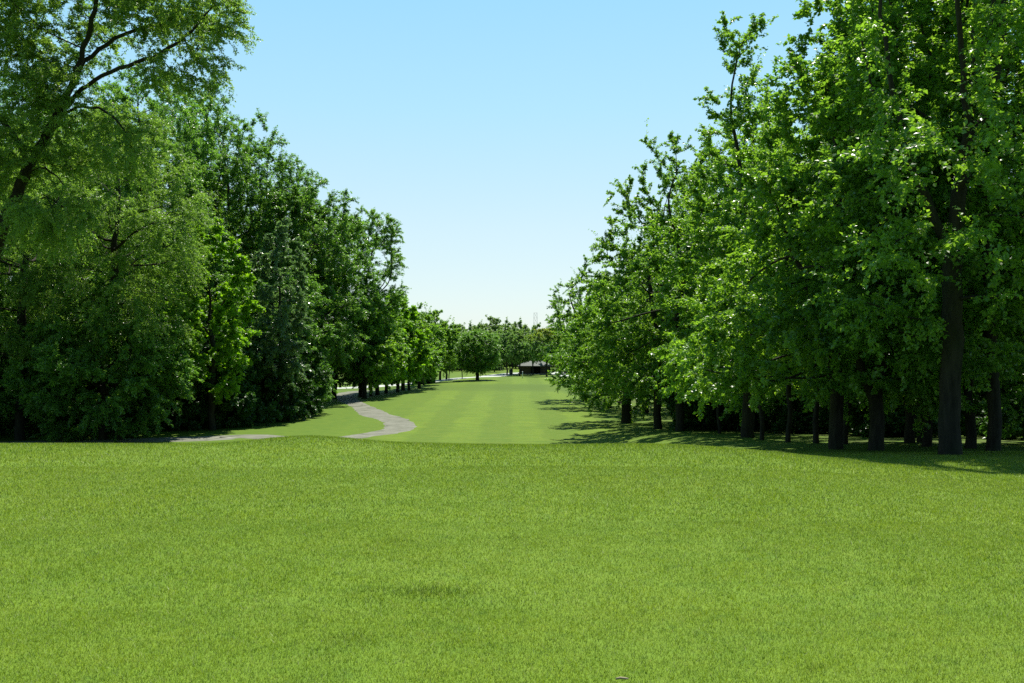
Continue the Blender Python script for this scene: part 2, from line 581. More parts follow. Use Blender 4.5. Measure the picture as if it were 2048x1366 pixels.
def tree_data(seed, Ht, h0, prof, style, leaves, R, D=0.55, nattr=900, dk=None, trunk=None, limbs=(), lobes=0, lobe_r=0.33,
              offset=(0, 0), squash=(1, 1), shell=0.45, bend=(0, 0), bark='bark', rmin=0.016, leafk=1.0, extra=None,
              tipn=11, split=False, old=0.0, trop=0.15, shoots=0.0, attr=None, zf=1.0):
    """meshes of one tree, base at the origin"""
    rng = np.random.default_rng(seed)
    A = crown_points(rng, nattr, Ht, h0, prof, lobes, lobe_r, offset, squash, shell, bend, zf) if attr is None else attr(rng)
    if extra is not None:
        A = np.concatenate([A, extra(rng)])
    if trunk is None:
        top = h0 + (Ht - h0) * 0.42
        lx, ly = np.array(offset) * 0.5
        w = rng.normal(size=(3, 2)) * 0.02 * Ht
        trunk = [(0, 0, -0.25), (w[0, 0] * .3, w[0, 1] * .3, top * 0.35), (lx * .5 + w[1, 0] * .6, ly * .5 + w[1, 1] * .6, top * 0.7), (lx + w[2, 0] * .8, ly + w[2, 1] * .8, top)]
    pos, par, stem = grow(rng, [trunk] + list(limbs), A, D, dk or D * 1.7, trop)
    r, cnt = thickness(par, R)
    bk = M[bark]
    out = {'limbs': []}
    flare = 1.28
    if split:
        # limbs big enough to see become parts of their own
        main = set()
        i = 0
        child = {}
        for q in range(1, len(par)):
            child.setdefault(par[q], []).append(q)
        ch = [0]
        while ch[-1] in child:
            ch.append(max(child[ch[-1]], key=lambda c: r[c]))
            if r[ch[-1]] < 0.05:
                break
        main = set(ch)
        lim = [q for m_ in ch for q in child.get(m_, []) if q not in main and r[q] > 0.055]
        r2 = r.copy()
        cut = set(lim)
        par2 = par.copy()
        for q in lim:
            par2[q] = -2
        mb = wood_masked(pos, par, r, rmin, flare, 0, cut)
        V = mb
        out['trunk'] = mb_mesh('trunk', mb, bk)
        for q in lim:
            out['limbs'].append(mb_mesh('limb', wood_masked(pos, par, r, rmin, 1, q, cut - {q}), bk))
    else:
        out['trunk'] = mb_mesh('trunk', wood(pos, par, r, rmin, flare), bk)
    tips = cnt <= tipn
    tips[stem >= 0] = False
    ti = np.nonzero(tips)[0]
    Dv = unit(pos[ti] - pos[par[ti]])
    stl = dict(STYLES[style])
    stl['L'] *= leafk
    stl['W'] *= leafk
    ctr = np.array([pos[ti, 0].mean(), pos[ti, 1].mean(), h0 + (Ht - h0) * 0.35])
    V, Q, tint = leaf_cloud(rng, pos[ti], Dv, ctr, leaves * LEAFK, **stl)
    if shoots > 0:     # upright leafy shoots on the upper outside
        ends = np.nonzero((cnt == 1) & (pos[:, 2] > h0 + 0.25 * (Ht - h0)))[0]
        ends = ends[rng.random(len(ends)) < shoots]
        if len(ends):
            s2 = dict(stl, twigs=1, tl=1.5, up=1.1, droop=0.0, lean_out=0.5)
            V2, Q2, t2 = leaf_cloud(rng, pos[ends], unit(pos[ends] - pos[par[ends]]), ctr, len(ends) * 34, **s2)
            Q2 = Q2 + len(V)
            V, Q, tint = np.concatenate([V, V2]), np.concatenate([Q, Q2]), np.concatenate([tint, t2])
    attrs = {'tint': tint}
    if style == 'plum':
        zc = V[::4, 2]
        zt = np.percentile(zc, 97)
        attrs['age'] = (old * np.clip((zc - zt + 2.2) / 2.0, 0, 1) * (rng.random(len(zc)) < 0.75)).astype(float)
    out['crown'] = np_mesh('crown', V, [Q], M[style], False, attrs)
    return out


def mb_mesh(name, mb, mat):
    V = np.concatenate(mb.v)
    Q = np.concatenate(mb.q)
    return np_mesh(name, V, [Q], mat, True)


def wood_masked(pos, par, r, rmin, flare, root, cut):
    n = len(par)
    child = [[] for _ in range(n)]
    for i in range(n):
        if par[i] >= 0:
            child[par[i]].append(i)
    mb = MB()
    stack = [root]
    while stack:
        i = stack.pop()
        chain = [i] if par[i] < 0 else [par[i], i]
        j = i
        while True:
            cs = [c for c in child[j] if r[c] >= rmin and c not in cut]
            if not cs:
                break
            big = max(cs, key=lambda c: r[c])
            stack += [c for c in cs if c != big]
            chain.append(big)
            j = big
        if len(chain) < 2:
            continue
        pts = pos[chain]
        rad = r[chain].copy()
        if par[chain[0]] >= 0:
            rad[0] = min(rad[0], rad[1] * 1.15)
        if chain[0] == 0 and flare > 1:
            hgt = pts[:, 2] - pts[0, 2]
            rad = rad * (1 + (flare - 1) * np.exp(-hgt / (1.6 * rad[0] + 0.15)))
        if chain[0] != 0 and par[chain[0]] < 0:
            pass
        k = 12 if rad.max() > 0.18 else (7 if rad.max() > 0.06 else 4)
        mb.tube(pts, rad, k, caps=False)
    if not mb.v:
        mb.tube(pos[[root, root]] + np.array([[0, 0, 0], [0, 0, 0.02]]), 0.02, 4, caps=False)
    return mb


def plant(data, kind, loc, label, cat='tree', group=None, rz=0.0, s=1.0, sz=None):
    o = link(kind, None, None, loc)
    o.empty_display_size = 0.5
    o.rotation_euler = (0, 0, rz)
    o.scale = (s, s, sz or s)
    tag(o, label, cat, group)
    if data.get('trunk'):
        link('trunk' if cat != 'shrub' else 'stem', data['trunk'], o)
    for l in data['limbs']:
        link('limb', l, o)
    link('crown' if cat != 'shrub' else 'foliage', data['crown'], o)
    return o


# ------------------------------------------------------------------ the ground
def build_ground():
    ys = np.concatenate([np.arange(-120, 0, 8), np.arange(0, 15, 0.6), np.arange(15, 50, 0.5), np.arange(50, 90, 1.0), np.arange(90, 230, 2.0),
                         np.geomspace(230, 2600, 26)])
    xr = np.concatenate([np.arange(0, 30, 0.75), np.arange(30, 70, 2.5), np.geomspace(70, 1800, 22)])
    xs = np.concatenate([-xr[:0:-1], xr])
    X, Y = np.meshgrid(xs, ys)
    V = np.stack([X, Y, H(X, Y)], 2).reshape(-1, 3)
    nx = len(xs)
    i = np.arange(len(ys) - 1)[:, None] * nx + np.arange(nx - 1)[None]
    i = i.ravel()
    Q = np.stack([i, i + 1, i + 1 + nx, i + nx], 1)
    o = link('ground', np_mesh('ground', V, [Q], M['turf'], True))
    tag(o, kind='structure')


def ribbon(name, pts, width, mat, lift=0.02, thick=None, edge=0.12, seed=0, ends=None):
    """a strip laid on the ground along a smoothed centre line with a slightly ragged edge"""
    rng = np.random.default_rng(seed)
    P = np.array([(p[0], p[1]) for p in pts], float)
    # Catmull-Rom
    Q = [2 * P[0] - P[1]] + list(P) + [2 * P[-1] - P[-2]]
    c = []
    for i in range(1, len(Q) - 2):
        p0, p1, p2, p3 = Q[i - 1:i + 3]
        m = max(6, int(np.linalg.norm(p2 - p1) / 0.5))
        for t in np.arange(m) / m:
            c.append(0.5 * ((2 * p1) + (-p0 + p2) * t + (2 * p0 - 5 * p1 + 4 * p2 - p3) * t * t + (-p0 + 3 * p1 - 3 * p2 + p3) * t ** 3))
    c.append(P[-1])
    c = np.array(c)
    s = np.concatenate([[0], np.cumsum(np.linalg.norm(np.diff(c, axis=0), axis=1))])
    u = np.arange(0, s[-1], 0.4)
    c = np.stack([np.interp(u, s, c[:, 0]), np.interp(u, s, c[:, 1])], 1)
    t = unit(np.gradient(c, axis=0))
    nrm = np.stack([-t[:, 1], t[:, 0]], 1)
    k = 9
    wv = np.interp(u / u[-1], np.linspace(0, 1, len(width)), width) if np.ndim(width) else np.full(len(u), width)
    jl = np.convolve(rng.normal(size=len(u) + 10), np.ones(11) / 6, 'valid') * edge
    jr = np.convolve(rng.normal(size=len(u) + 10), np.ones(11) / 6, 'valid') * edge
    f = np.linspace(-1, 1, k)
    off = np.where(f[None] < 0, f[None] * (wv / 2 + jl)[:, None], f[None] * (wv / 2 + jr)[:, None])
    X = c[:, None, 0] + nrm[:, None, 0] * off
    Y = c[:, None, 1] + nrm[:, None, 1] * off
    Z = H(X, Y) + lift * (1 - 0.0 * f[None] ** 2)
    Z[:, 0] -= lift + 0.02
    Z[:, -1] -= lift + 0.02
    V = np.stack([X, Y, Z], 2).reshape(-1, 3)
    i = (np.arange(len(u) - 1)[:, None] * k + np.arange(k - 1)[None]).ravel()
    Qd = np.stack([i, i + k, i + k + 1, i + 1], 1)
    o = link(name, np_mesh(name, V, [Qd[:, ::-1]], mat, True))
    tag(o, kind='structure')
    return o


def build_grass():
    rng = np.random.default_rng(5)
    wy_ = 4.3 + 16 * rng.random(46) ** 1.5
    WEEDS = [(rng.uniform(-0.54, 0.54) * yy, yy, rng.uniform(0.03, 0.16)) for yy in wy_]
    Vs, ts, ags = [], [], []
    for d0, d1, dens, wid, hgt in ((3.6, 6.5, 17000, 0.0036, 0.022), (6.5, 10, 10000, 0.0046, 0.024), (10, 15, 4500, 0.0070, 0.028), (15, 27, 1600, 0.0100, 0.036)):
        half = 0.545 * d1 + 1.2
        n = int((d1 - d0) * 2 * half * dens)
        y = rng.uniform(d0, d1, n)
        x = rng.uniform(-1, 1, n) * half
        k = np.abs(x) < 0.545 * y + 1.0
        x, y = x[k], y[k]
        # clumps: taller, denser spots
        cl = np.sin(x * 2.3 + np.sin(y * 1.7) * 1.3) * np.sin(y * 2.9 + np.sin(x * 1.1) * 1.7) * 0.5 + np.sin(x * 7.1 + y * 3.3) * np.sin(y * 6.3 - x * 2.2) * 0.35
        k = rng.random(len(x)) < 0.80 + 0.2 * cl
        x, y, cl = x[k], y[k], cl[k]
        n = len(x)
        weed = np.exp(-((x + 0.62) / 0.34) ** 2 - ((y - 6.95) / 0.16) ** 2)
        for wx, wy, wr in WEEDS:
            weed = np.maximum(weed, np.exp(-((x - wx) / wr) ** 2 - ((y - wy) / (wr * 0.8)) ** 2) * 0.45)
        hh = hgt * rng.uniform(0.5, 1.35, n) * (1 + 0.12 * cl) * (1 + 0.9 * weed)
        b = np.stack([x, y, H(x, y) - 0.004], 1)
        th = rng.uniform(0, 2 * math.pi, n)
        w = np.stack([np.cos(th), np.sin(th), np.zeros(n)], 1) * (wid * rng.uniform(0.6, 1.3, n))[:, None]
        ln = rng.normal(size=(n, 2)) * 0.55
        tip = b + np.stack([ln[:, 0] * hh, ln[:, 1] * hh, hh], 1)
        V = np.stack([b - w / 2, b + w / 2, tip], 1)
        Vs.append(V.reshape(-1, 3))
        ts.append((rng.random(n) * 0.85 + 0.15 * (0.5 + cl)).clip(0, 1) * (1 - 0.5 * weed))
        ags.append((rng.random(n) < 0.08) * rng.uniform(0.4, 1.0, n))
    V = np.concatenate(Vs)
    Q = np.arange(len(V)).reshape(-1, 3)
    o = link('lawn_grass', np_mesh('lawn_grass', V, [Q], M['blade'], False, {'tint': np.concatenate(ts), 'age': np.concatenate(ags)}))
    tag(o, 'short mown bright green grass covering the raised tee', 'grass', kind='stuff')


build_ground()
build_grass()

path_px = [(150, 884, 60), (300, 880.5, 0), (420, 876, 0), (500, 873, 0), (560, 876, 0), (620, 879.5, 0), (680, 876.5, 0), (735, 870, 0), (778, 864, 0), (805, 856, 0), (790, 845, 0), (745, 825, 0), (715, 810, 0), (690, 799, 0), (684, 793, 0), (700, 787, 0), (740, 782, 0)]
pp = []
for px, py, d in path_px:
    dd = (EYE + 4.3) * F / (py - CY)
    pp.append(((px - CX) / F * dd, dd))
pp = [(-60, 52)] + pp[1:]
ribbon('path', pp, 2.35, M['path'], 0.035, edge=0.38, seed=3)
rp = [(-95, 122), (-50, 126), (-25.5, 131), (-19.5, 138), (-12.0, 154), (-5.6, 176), (-1.0, 194), (3.0, 204), (9, 208), (18, 206), (60, 198)]
ribbon('road', rp, [5.0, 5.0, 5.0, 5.2, 6.0, 7.0, 7.0], M['road'], 0.03, edge=0.05, seed=4)
dp = [(9.3, 204), (9.8, 190), (10.3, 176), (11.8, 163), (15, 150)]
ribbon('footpath', dp, 3.2, M['road'], 0.05, edge=0.08, seed=6)

print('ground', round(time.time() - T0, 1))

# ------------------------------------------------------------------ right-hand maples
G_R = 'maples along the right of the fairway'
conic = [(0, .45), (.12, .85), (.3, 1.0), (.55, .74), (.8, .42), (.95, .2), (1, .08)]
oval = [(0, .35), (.15, .8), (.4, 1.0), (.65, .92), (.85, .6), (1, .15)]
column = [(0, .6), (.2, .95), (.5, 1.0), (.75, .85), (.92, .5), (1, .1)]
full = [(0, .55), (.15, .9), (.4, 1.0), (.65, .95), (.82, .78), (.93, .52), (1, .2)]
dome = [(0, .75), (.2, 1.0), (.5, .95), (.8, .65), (1, .15)]


def pf(p, r):
    return [(a, b * r) for a, b in p]


def cloud(parts):
    """attractor points in ellipsoids given relative to the tree base: (x, y, z, rx, ry, rz, n)"""
    def f(rng):
        o = []
        for x, y, z, rx, ry, rz, n in parts:
            d = unit(rng.normal(size=(n, 3))) * (rng.random(n) ** 0.42)[:, None]
            o.append(d * np.array([rx, ry, rz]) + np.array([x, y, z]))
        return np.concatenate(o)
    return f


# nearest maples, one mesh each
m5 = tree_data(105, 18.5, 1.9, pf([(0, .85), (.12, 1.0), (.28, .78), (.42, .54), (.6, .38), (.75, .26), (1, .08)], 4.9), 'maple', 85000, 0.205, lobes=30, lobe_r=.36, zf=.42, D=0.5, nattr=1500,
               offset=(-0.2, 0), bend=(1.0, .5), trunk=[(0, 0, -.3), (.0, 0, 2.2), (-.05, 0, 4.5), (0.3, .2, 8), (.6, .3, 12)],
               limbs=[[(0, 0, 1.9), (-.75, -.2, 4.0), (-1.2, -.3, 5.6), (-2.2, -.4, 8)], [(0, 0, 4.4), (1.2, .6, 6.5), (2, 1, 9)]], split=True, shoots=0.5,
               extra=cloud([(-3.2, -1.2, 3.4, 1.9, 1.8, 1.3, 160), (-1.0, -2.6, 3.9, 1.8, 1.4, 1.1, 120)]))
plant(m5, 'maple_tree', at(1674, 30), 'tall maple with a forked trunk and bright low branches reaching over the lawn', group=G_R)
m6 = tree_data(106, 18, 2.6, pf([(0, .7), (.15, 1.0), (.35, .9), (.6, .7), (.85, .45), (1, .12)], 3.7), 'maple', 42000, 0.21, lobes=30, lobe_r=.36, zf=.42, offset=(.45, .4), D=0.55, nattr=1300, split=True, shoots=0.5,
               extra=cloud([(-.9, -1.5, 4.0, 2.0, 1.2, 1.0, 90), (1.2, -1.2, 4.6, 1.9, 1.2, 1.0, 80)]),
               trunk=[(0, 0, -.3), (.05, 0, 1.6), (.35, .1, 5), (.6, .2, 9), (.7, .2, 13)],
               limbs=[[(0, 0, 1.3), (-.45, .1, 2.6), (-.85, .15, 4.4), (-1.2, .2, 8), (-1.2, .2, 11)]])
plant(m6, 'maple_tree', at(1752, 29), 'maple with two dark stems splitting low, left of the thickest trunk', group=G_R)
m7 = tree_data(107, 17.5, 2.8, pf([(0, .7), (.15, 1.0), (.4, .92), (.65, .78), (.85, .5), (1, .12)], 4.5), 'maple', 42000, 0.26, lobes=30, lobe_r=.36, zf=.42, offset=(.8, .5), D=0.55, nattr=1500, split=True, shoots=0.5, bark='bark',
               extra=cloud([(-1.2, -2.0, 5.2, 2.4, 1.3, 1.4, 170), (1.2, -1.7, 4.4, 2.0, 1.2, 1.1, 130), (0.2, -2.2, 7.4, 2.4, 1.0, 1.6, 190)]),
               trunk=[(0, 0, -.3), (.02, 0, 3), (.15, 0, 6), (.55, .1, 8.6), (.9, .2, 14)],
               limbs=[[(.1, 0, 5.2), (-.9, .1, 7.4), (-1.5, .2, 10), (-1.9, .3, 13), (-2.2, .3, 16)], [(.5, 0, 8), (1.3, .1, 10), (1.7, .1, 14), (1.9, .1, 17)], [(.3, 0, 6.6), (.1, -.6, 9), (-.3, -1.0, 12), (-.5, -1.2, 16)],
                      [(.6, 0, 9), (.9, -.5, 11.5), (1.1, -.8, 15)], [(-.9, .1, 7.4), (-2.2, -.3, 9.5), (-2.9, -.5, 12.5)]])
plant(m7, 'maple_tree', at(1900, 25), 'very tall maple with the thickest straight trunk at the lawn edge', group=G_R)
m8 = tree_data(108, 17, 2.4, pf(oval, 4.4), 'maple', 36000, 0.18, lobes=30, lobe_r=.36, zf=.42, D=0.6, nattr=1100, shoots=0.4)
plant(m8, 'maple_tree', at(1985, 27.5), 'tall maple just right of the thickest trunk, near the photo edge', group=G_R)
m4 = tree_data(104, 20.6, 2.0, pf([(0, .75), (.15, 1.0), (.35, .85), (.55, .50), (.75, .38), (.92, .27), (1, .1)], 4.7), 'maple', 74000, 0.27, lobes=30, lobe_r=.36, zf=.42, D=0.55, nattr=1400,
               offset=(-.3, 0), shoots=0.3, split=True)
plant(m4, 'maple_tree', at(1497, 44), 'tall dark maple with a ragged spire top standing out against the sky', group=G_R)
m3 = tree_data(103, 18.6, 1.9, pf(conic, 5.2), 'maple', 75000, 0.23, lobes=30, lobe_r=.36, zf=.42, D=0.6, nattr=1300, shoots=0.3, offset=(-.2, 0))
plant(m3, 'maple_tree', at(1358, 56), 'broad maple with a thick trunk rising right at the tee crest', group=G_R)
m2 = tree_data(102, 19.8, 1.8, pf(conic, 5.0), 'maple', 75000, 0.24, lobes=30, lobe_r=.36, zf=.42, D=0.6, nattr=1300, shoots=0.3, offset=(-.4, 0))
plant(m2, 'maple_tree', at(1316, 62), 'dense pointed maple between the crest trunk and the low-skirted maple', group=G_R)
m1 = tree_data(101, 13.5, 1.1, pf([(0, .7), (.15, 1.0), (.4, .95), (.7, .62), (.9, .3), (1, .1)], 4.5), 'maple', 65000, 0.36, lobes=30, lobe_r=.36, zf=.42, D=0.55, nattr=1100, shoots=0.5)
plant(m1, 'maple_tree', at(1252, 72), 'rounded maple with a stout flared trunk and foliage almost touching the fairway', group=G_R)
plant(m2, 'maple_tree', at(1292, 84), 'darker maple spire showing above the low-skirted maple', group=G_R, rz=2.1, s=0.93)
m0 = tree_data(100, 15.6, 1.2, pf(dome, 4.7), 'maple', 42000, 0.3, lobes=30, lobe_r=.36, zf=.42, D=0.65, nattr=900, shoots=0.6, leafk=1.15)
plant(m0, 'maple_tree', at(1170, 104), 'dark dense maple farthest along the right side, beneath the pylon', group=G_R, rz=1.0)
plant(m1, 'maple_tree', at(1215, 92), 'bright leafy maple partly hidden behind the low-skirted maple', group=G_R, rz=2.6, s=1.0)
plant(m3, 'maple_tree', at(1420, 64), 'full maple filling the gap behind the crest trunk', group=G_R, rz=3.6, s=1.02)
plant(m0, 'maple_tree', at(1225, 122), 'maple at the back of the right-hand row near the footpath', group=G_R, rz=4.0, s=0.95)

# thin trees among the near maples
m_thin = tree_data(120, 13, 2.0, pf(oval, 2.2), 'maple', 14000, 0.10, D=0.55, nattr=420, shoots=0.5)
G_T = 'slender trees among the right-hand maples'
for px, d, lab, rz, s in ((1439, 52, 'slender young tree standing alone right of the crest trunk', 0.4, .9), (1524, 41, 'slender dark tree left of the forked maple, near the lawn edge', 1.9, .95),
                          (1576, 38, 'thin dark tree a little left of the forked maple', 3.1, 1.0), (1690, 35, 'thin tree tucked just right of the forked maple', 4.2, 1.1),
                          (1632, 36, 'thin tree tucked just left of the forked maple', 5.2, 1.05)):
    plant(m_thin, 'slender_tree', at(px, d), lab, group=G_T, rz=rz, s=s)
m_mid = tree_data(121, 21, 1.8, pf(oval, 4.2), 'maple', 42000, 0.18, D=0.65, nattr=900, shoots=0.4, leafk=1.2)
m_mid2 = tree_data(122, 20, 1.7, pf(column, 4.0), 'maple', 42000, 0.16, D=0.65, nattr=900, shoots=0.4, leafk=1.2)
G_W = 'shadowed trees in the wood on the right'
mids = ((1820, 36, 'dark straight trunk between the double-stemmed maple and the thickest trunk', 0.3, 1.0, m_mid), (1852, 33, 'dark trunk close to the left of the thickest trunk', 1.2, .95, m_mid2),
        (1940, 31, 'dark trunk close to the right of the thickest trunk', 2.2, 1.0, m_mid2), (1500, 52, 'second dark trunk hard against the ragged spire maple', 4.0, .95, m_mid),
        (2110, 30, 'leafy tree at the right photo edge, its trunk out of view', 5.0, 1.05, m_mid))
for px, d, lab, rz, s, md in mids:
    plant(md, 'maple_tree', at(px, d), lab, group=G_W, rz=rz, s=s)
rng = np.random.default_rng(77)
wood_pts = []
tries = 0
while len(wood_pts) < 42 and tries < 4000:
    tries += 1
    x, y = rng.uniform(11.5, 62), rng.uniform(34, 118)
    if x < 11.5 + abs(y - 46) * 0.3 * (y < 46) + (y > 40) * (y - 40) * 0.06 or (CX + F * x / y) > 2500:
        continue
    if all((x - a) ** 2 + (y - b) ** 2 > 5.2 ** 2 for a, b in wood_pts):
        wood_pts.append((x, y))
for i, (x, y) in enumerate(wood_pts):
    plant((m_mid, m_mid2)[i % 2], 'maple_tree', (x, y, float(H(x, y))), 'unseen tree added for its shade, right of the maples',
          group='trees deep in the wood on the right', rz=float(rng.uniform(0, 6.28)), s=float(rng.uniform(.8, 1.08)))
for x, y in ((23, 31), (24, 37)):  # trees out of view, added for their shade on the lawn
    plant(m_mid, 'maple_tree', (x, y, float(H(x, y))), 'unseen tree added for its shade, right of the maples', group='trees deep in the wood on the right', rz=x, s=0.8)

print('right', round(time.time() - T0, 1))

# ------------------------------------------------------------------ undergrowth
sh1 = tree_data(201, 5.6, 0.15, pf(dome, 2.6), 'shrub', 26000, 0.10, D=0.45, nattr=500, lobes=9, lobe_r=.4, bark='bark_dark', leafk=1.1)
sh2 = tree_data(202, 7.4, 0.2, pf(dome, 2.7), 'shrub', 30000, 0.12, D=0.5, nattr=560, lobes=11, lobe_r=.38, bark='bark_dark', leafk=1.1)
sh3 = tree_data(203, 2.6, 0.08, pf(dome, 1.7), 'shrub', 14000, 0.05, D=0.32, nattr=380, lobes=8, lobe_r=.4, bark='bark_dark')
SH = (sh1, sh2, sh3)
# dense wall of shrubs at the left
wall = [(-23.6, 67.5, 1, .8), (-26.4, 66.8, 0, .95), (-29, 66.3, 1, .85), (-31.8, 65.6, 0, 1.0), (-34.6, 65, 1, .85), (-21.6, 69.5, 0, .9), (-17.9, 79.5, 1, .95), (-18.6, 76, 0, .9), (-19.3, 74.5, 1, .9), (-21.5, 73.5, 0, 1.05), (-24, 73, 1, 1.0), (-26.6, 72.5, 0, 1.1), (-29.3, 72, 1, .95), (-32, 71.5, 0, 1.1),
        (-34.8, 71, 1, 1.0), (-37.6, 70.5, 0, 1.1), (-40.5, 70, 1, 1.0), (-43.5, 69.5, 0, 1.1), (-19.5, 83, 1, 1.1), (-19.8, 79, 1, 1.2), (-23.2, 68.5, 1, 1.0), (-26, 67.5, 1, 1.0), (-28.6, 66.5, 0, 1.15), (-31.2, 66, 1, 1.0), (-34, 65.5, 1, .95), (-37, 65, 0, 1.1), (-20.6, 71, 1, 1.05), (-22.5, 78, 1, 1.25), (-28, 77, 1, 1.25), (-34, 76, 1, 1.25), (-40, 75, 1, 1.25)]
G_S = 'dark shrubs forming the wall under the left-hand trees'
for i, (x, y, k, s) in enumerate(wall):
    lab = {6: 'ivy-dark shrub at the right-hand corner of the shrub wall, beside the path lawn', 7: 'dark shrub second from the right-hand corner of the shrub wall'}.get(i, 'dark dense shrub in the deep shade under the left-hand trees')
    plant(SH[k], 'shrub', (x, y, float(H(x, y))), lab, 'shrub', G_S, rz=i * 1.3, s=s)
rng = np.random.default_rng(31)
for i in range(46):
    px = 1395 + (i % 26) * 28 + rng.uniform(-12, 12)
    d = (78 if i < 26 else 60) + rng.uniform(-6, 8) - max(0, (px - 1500)) * 0.03
    x, y, z = at(px, d)
    plant(SH[(2, 0, 1)[i % 3]], 'shrub', (x, y, z), 'shrub in the undergrowth at the back of the right-hand wood', 'shrub', 'undergrowth shrubs in the wood on the right', rz=i * 2.1, s=float(rng.uniform(.8, 1.15)))

for i, (px, d, s_) in enumerate(((2035, 46, 1.0), (2085, 41, 1.1), (1975, 50, 1.0), (2130, 36, 1.1), (1930, 52, .9))):
    plant(SH[(0, 2, 1)[i % 3]], 'shrub', at(px, d), 'dark shrub closing the wood at the right photo edge', 'shrub', 'undergrowth shrubs near the right edge', rz=i * 1.7, s=s_)

# ------------------------------------------------------------------ left-hand trees
G_L = 'tall trees along the left of the fairway'
DL = 47.0


def rel(px, py, base, d=DL):
    return ((px - CX) / F * d - base[0], d - base[1], EYE - (py - CY) / F * d - base[2])


b1 = (-27.2, DL, float(H(-27.2, DL)))
tr = [(0, 0, -.3), rel(-22, 560, b1), rel(8, 445, b1), rel(60, 330, b1), rel(112, 235, b1), rel(140, 180, b1), rel(165, 110, b1), rel(190, 20, b1), rel(205, -80, b1)]
limA = [rel(112, 235, b1), rel(160, 185, b1, 46.5), rel(205, 150, b1, 46), rel(265, 128, b1, 45.5), rel(310, 112, b1, 45), rel(345, 92, b1, 45), rel(385, 62, b1, 44.5)]
limB = [rel(140, 190, b1), rel(160, 130, b1, 47.5), rel(205, 92, b1, 48), rel(250, 68, b1, 48), rel(300, 52, b1, 48), rel(360, 40, b1, 48)]
limC = [rel(112, 240, b1), rel(150, 215, b1, 46.4), rel(190, 213, b1, 46), rel(225, 232, b1, 45.6), rel(250, 262, b1, 45.4)]
limD = [rel(50, 345, b1), rel(85, 335, b1, 46), rel(115, 350, b1, 45.5), rel(128, 372, b1, 45)]
limE = [rel(30, 405, b1), rel(80, 400, b1, 46), rel(125, 375, b1, 45.5)]
limF = [rel(60, 330, b1), rel(20, 260, b1), rel(-60, 160, b1), rel(-140, 60, b1)]


def ell(px, py, rx, ry, n, d=DL, rd=3.0):
    x, y, z = rel(px, py, b1, d)
    return (x, y, z, rx * d / F, rd, ry * d / F, n)


locA = cloud([ell(405, 40, 85, 60, 230, 45, 2.0), ell(300, 20, 110, 60, 220, 47), ell(200, -50, 170, 110, 420), ell(60, 60, 110, 100, 300), ell(-80, 0, 150, 150, 300), ell(90, 190, 95, 75, 170, 46),
              ell(30, 300, 100, 90, 200, 46.5), ell(250, 300, 70, 70, 90, 46), ell(330, 160, 60, 30, 50, 45.5), ell(395, 130, 45, 55, 60, 45, 1.5), ell(110, 430, 90, 60, 120, 45.5), ell(-60, 330, 120, 120, 160), ell(150, 60, 120, 90, 260, 48.5), ell(350, 0, 110, 50, 160, 46), ell(160, 300, 70, 60, 90, 48)])
l1 = tree_data(301, 26, 6, pf(oval, 9), 'locust', 270000, 0.28, D=0.5, trunk=tr, limbs=[limA, limB, limC, limD, limE, limF], attr=locA, dk=0.8, split=True, bark='bark_dark', tipn=6, trop=0.02)
plant(l1, 'locust_tree', b1, 'leaning fine-leaved tree at the left edge with long dark limbs arching over the sky', group=G_L)
l1b = tree_data(302, 21.5, 6.0, pf([(0, .7), (.2, .95), (.5, 1.0), (.8, .75), (1, .2)], 5.0), 'locust', 150000, 0.30, D=0.5, nattr=2400, lobes=22, lobe_r=.42, zf=.75, bark='bark_dark', trop=0.0)
plant(l1b, 'locust_tree', at(235, 60), 'olive green fine-leaved tree with drooping sprays behind the leaning limbs', group=G_L)
plant(l1b, 'locust_tree', at(40, 60), 'fine-leaved tree crowded behind the leaning trunk at the left edge', group=G_L, rz=2.4, s=0.95)
lb = tree_data(303, 11.2, 0.4, pf(dome, 4.6), 'ash', 125000, 0.24, D=0.5, nattr=1500, lobes=24, lobe_r=.38, zf=.7)
plant(lb, 'broadleaf_tree', at(205, 60), 'bushy broadleaf tree under the olive fine-leaved tree, glinting pale at its middle', group=G_L)
plant(lb, 'broadleaf_tree', at(60, 65), 'low bushy tree in the shade of the leaning trunk', group=G_L, rz=1.9, s=.9)
plant(lb, 'broadleaf_tree', at(-90, 61), 'bushy tree at the far left photo edge, mostly cut off', group=G_L, rz=3.9, s=1.05)
a1 = tree_data(311, 28, 3.0, pf([(0, .6), (.2, .95), (.5, 1.0), (.75, .93), (.9, .72), (1, .38)], 6.0), 'ash', 130000, 0.36, D=0.6, nattr=2600, lobes=44, lobe_r=.34, leafk=1.05, shell=.35)
a2 = tree_data(312, 25, 2.5, pf([(0, .6), (.2, .95), (.5, 1.0), (.75, .93), (.9, .72), (1, .38)], 5.4), 'ash', 125000, 0.33, D=0.6, nattr=2600, lobes=44, lobe_r=.34, leafk=1.05, shell=.35)
a3 = tree_data(313, 22, 2.0, pf([(0, .6), (.2, .95), (.5, 1.0), (.75, .93), (.9, .72), (1, .38)], 5.0), 'ash', 110000, 0.30, D=0.6, nattr=2300, lobes=40, lobe_r=.34, leafk=1.1, shell=.35)
plant(a1, 'ash_tree', at(380, 93), 'tallest dark tree of the left row, its top just right of the arching limbs', group=G_L, rz=.5, s=1.13)
plant(a1, 'ash_tree', at(300, 81), 'tall dark tree seen through the gap under the arching limbs', group=G_L, rz=2.2, s=1.06)
plant(a2, 'ash_tree', at(170, 79), 'tall dark tree behind the upper part of the leaning trunk', group=G_L, rz=.3, s=1.1)
plant(a1, 'ash_tree', at(40, 79), 'tall dark tree left of the leaning trunk at the photo edge', group=G_L, rz=5.2, s=1.0)
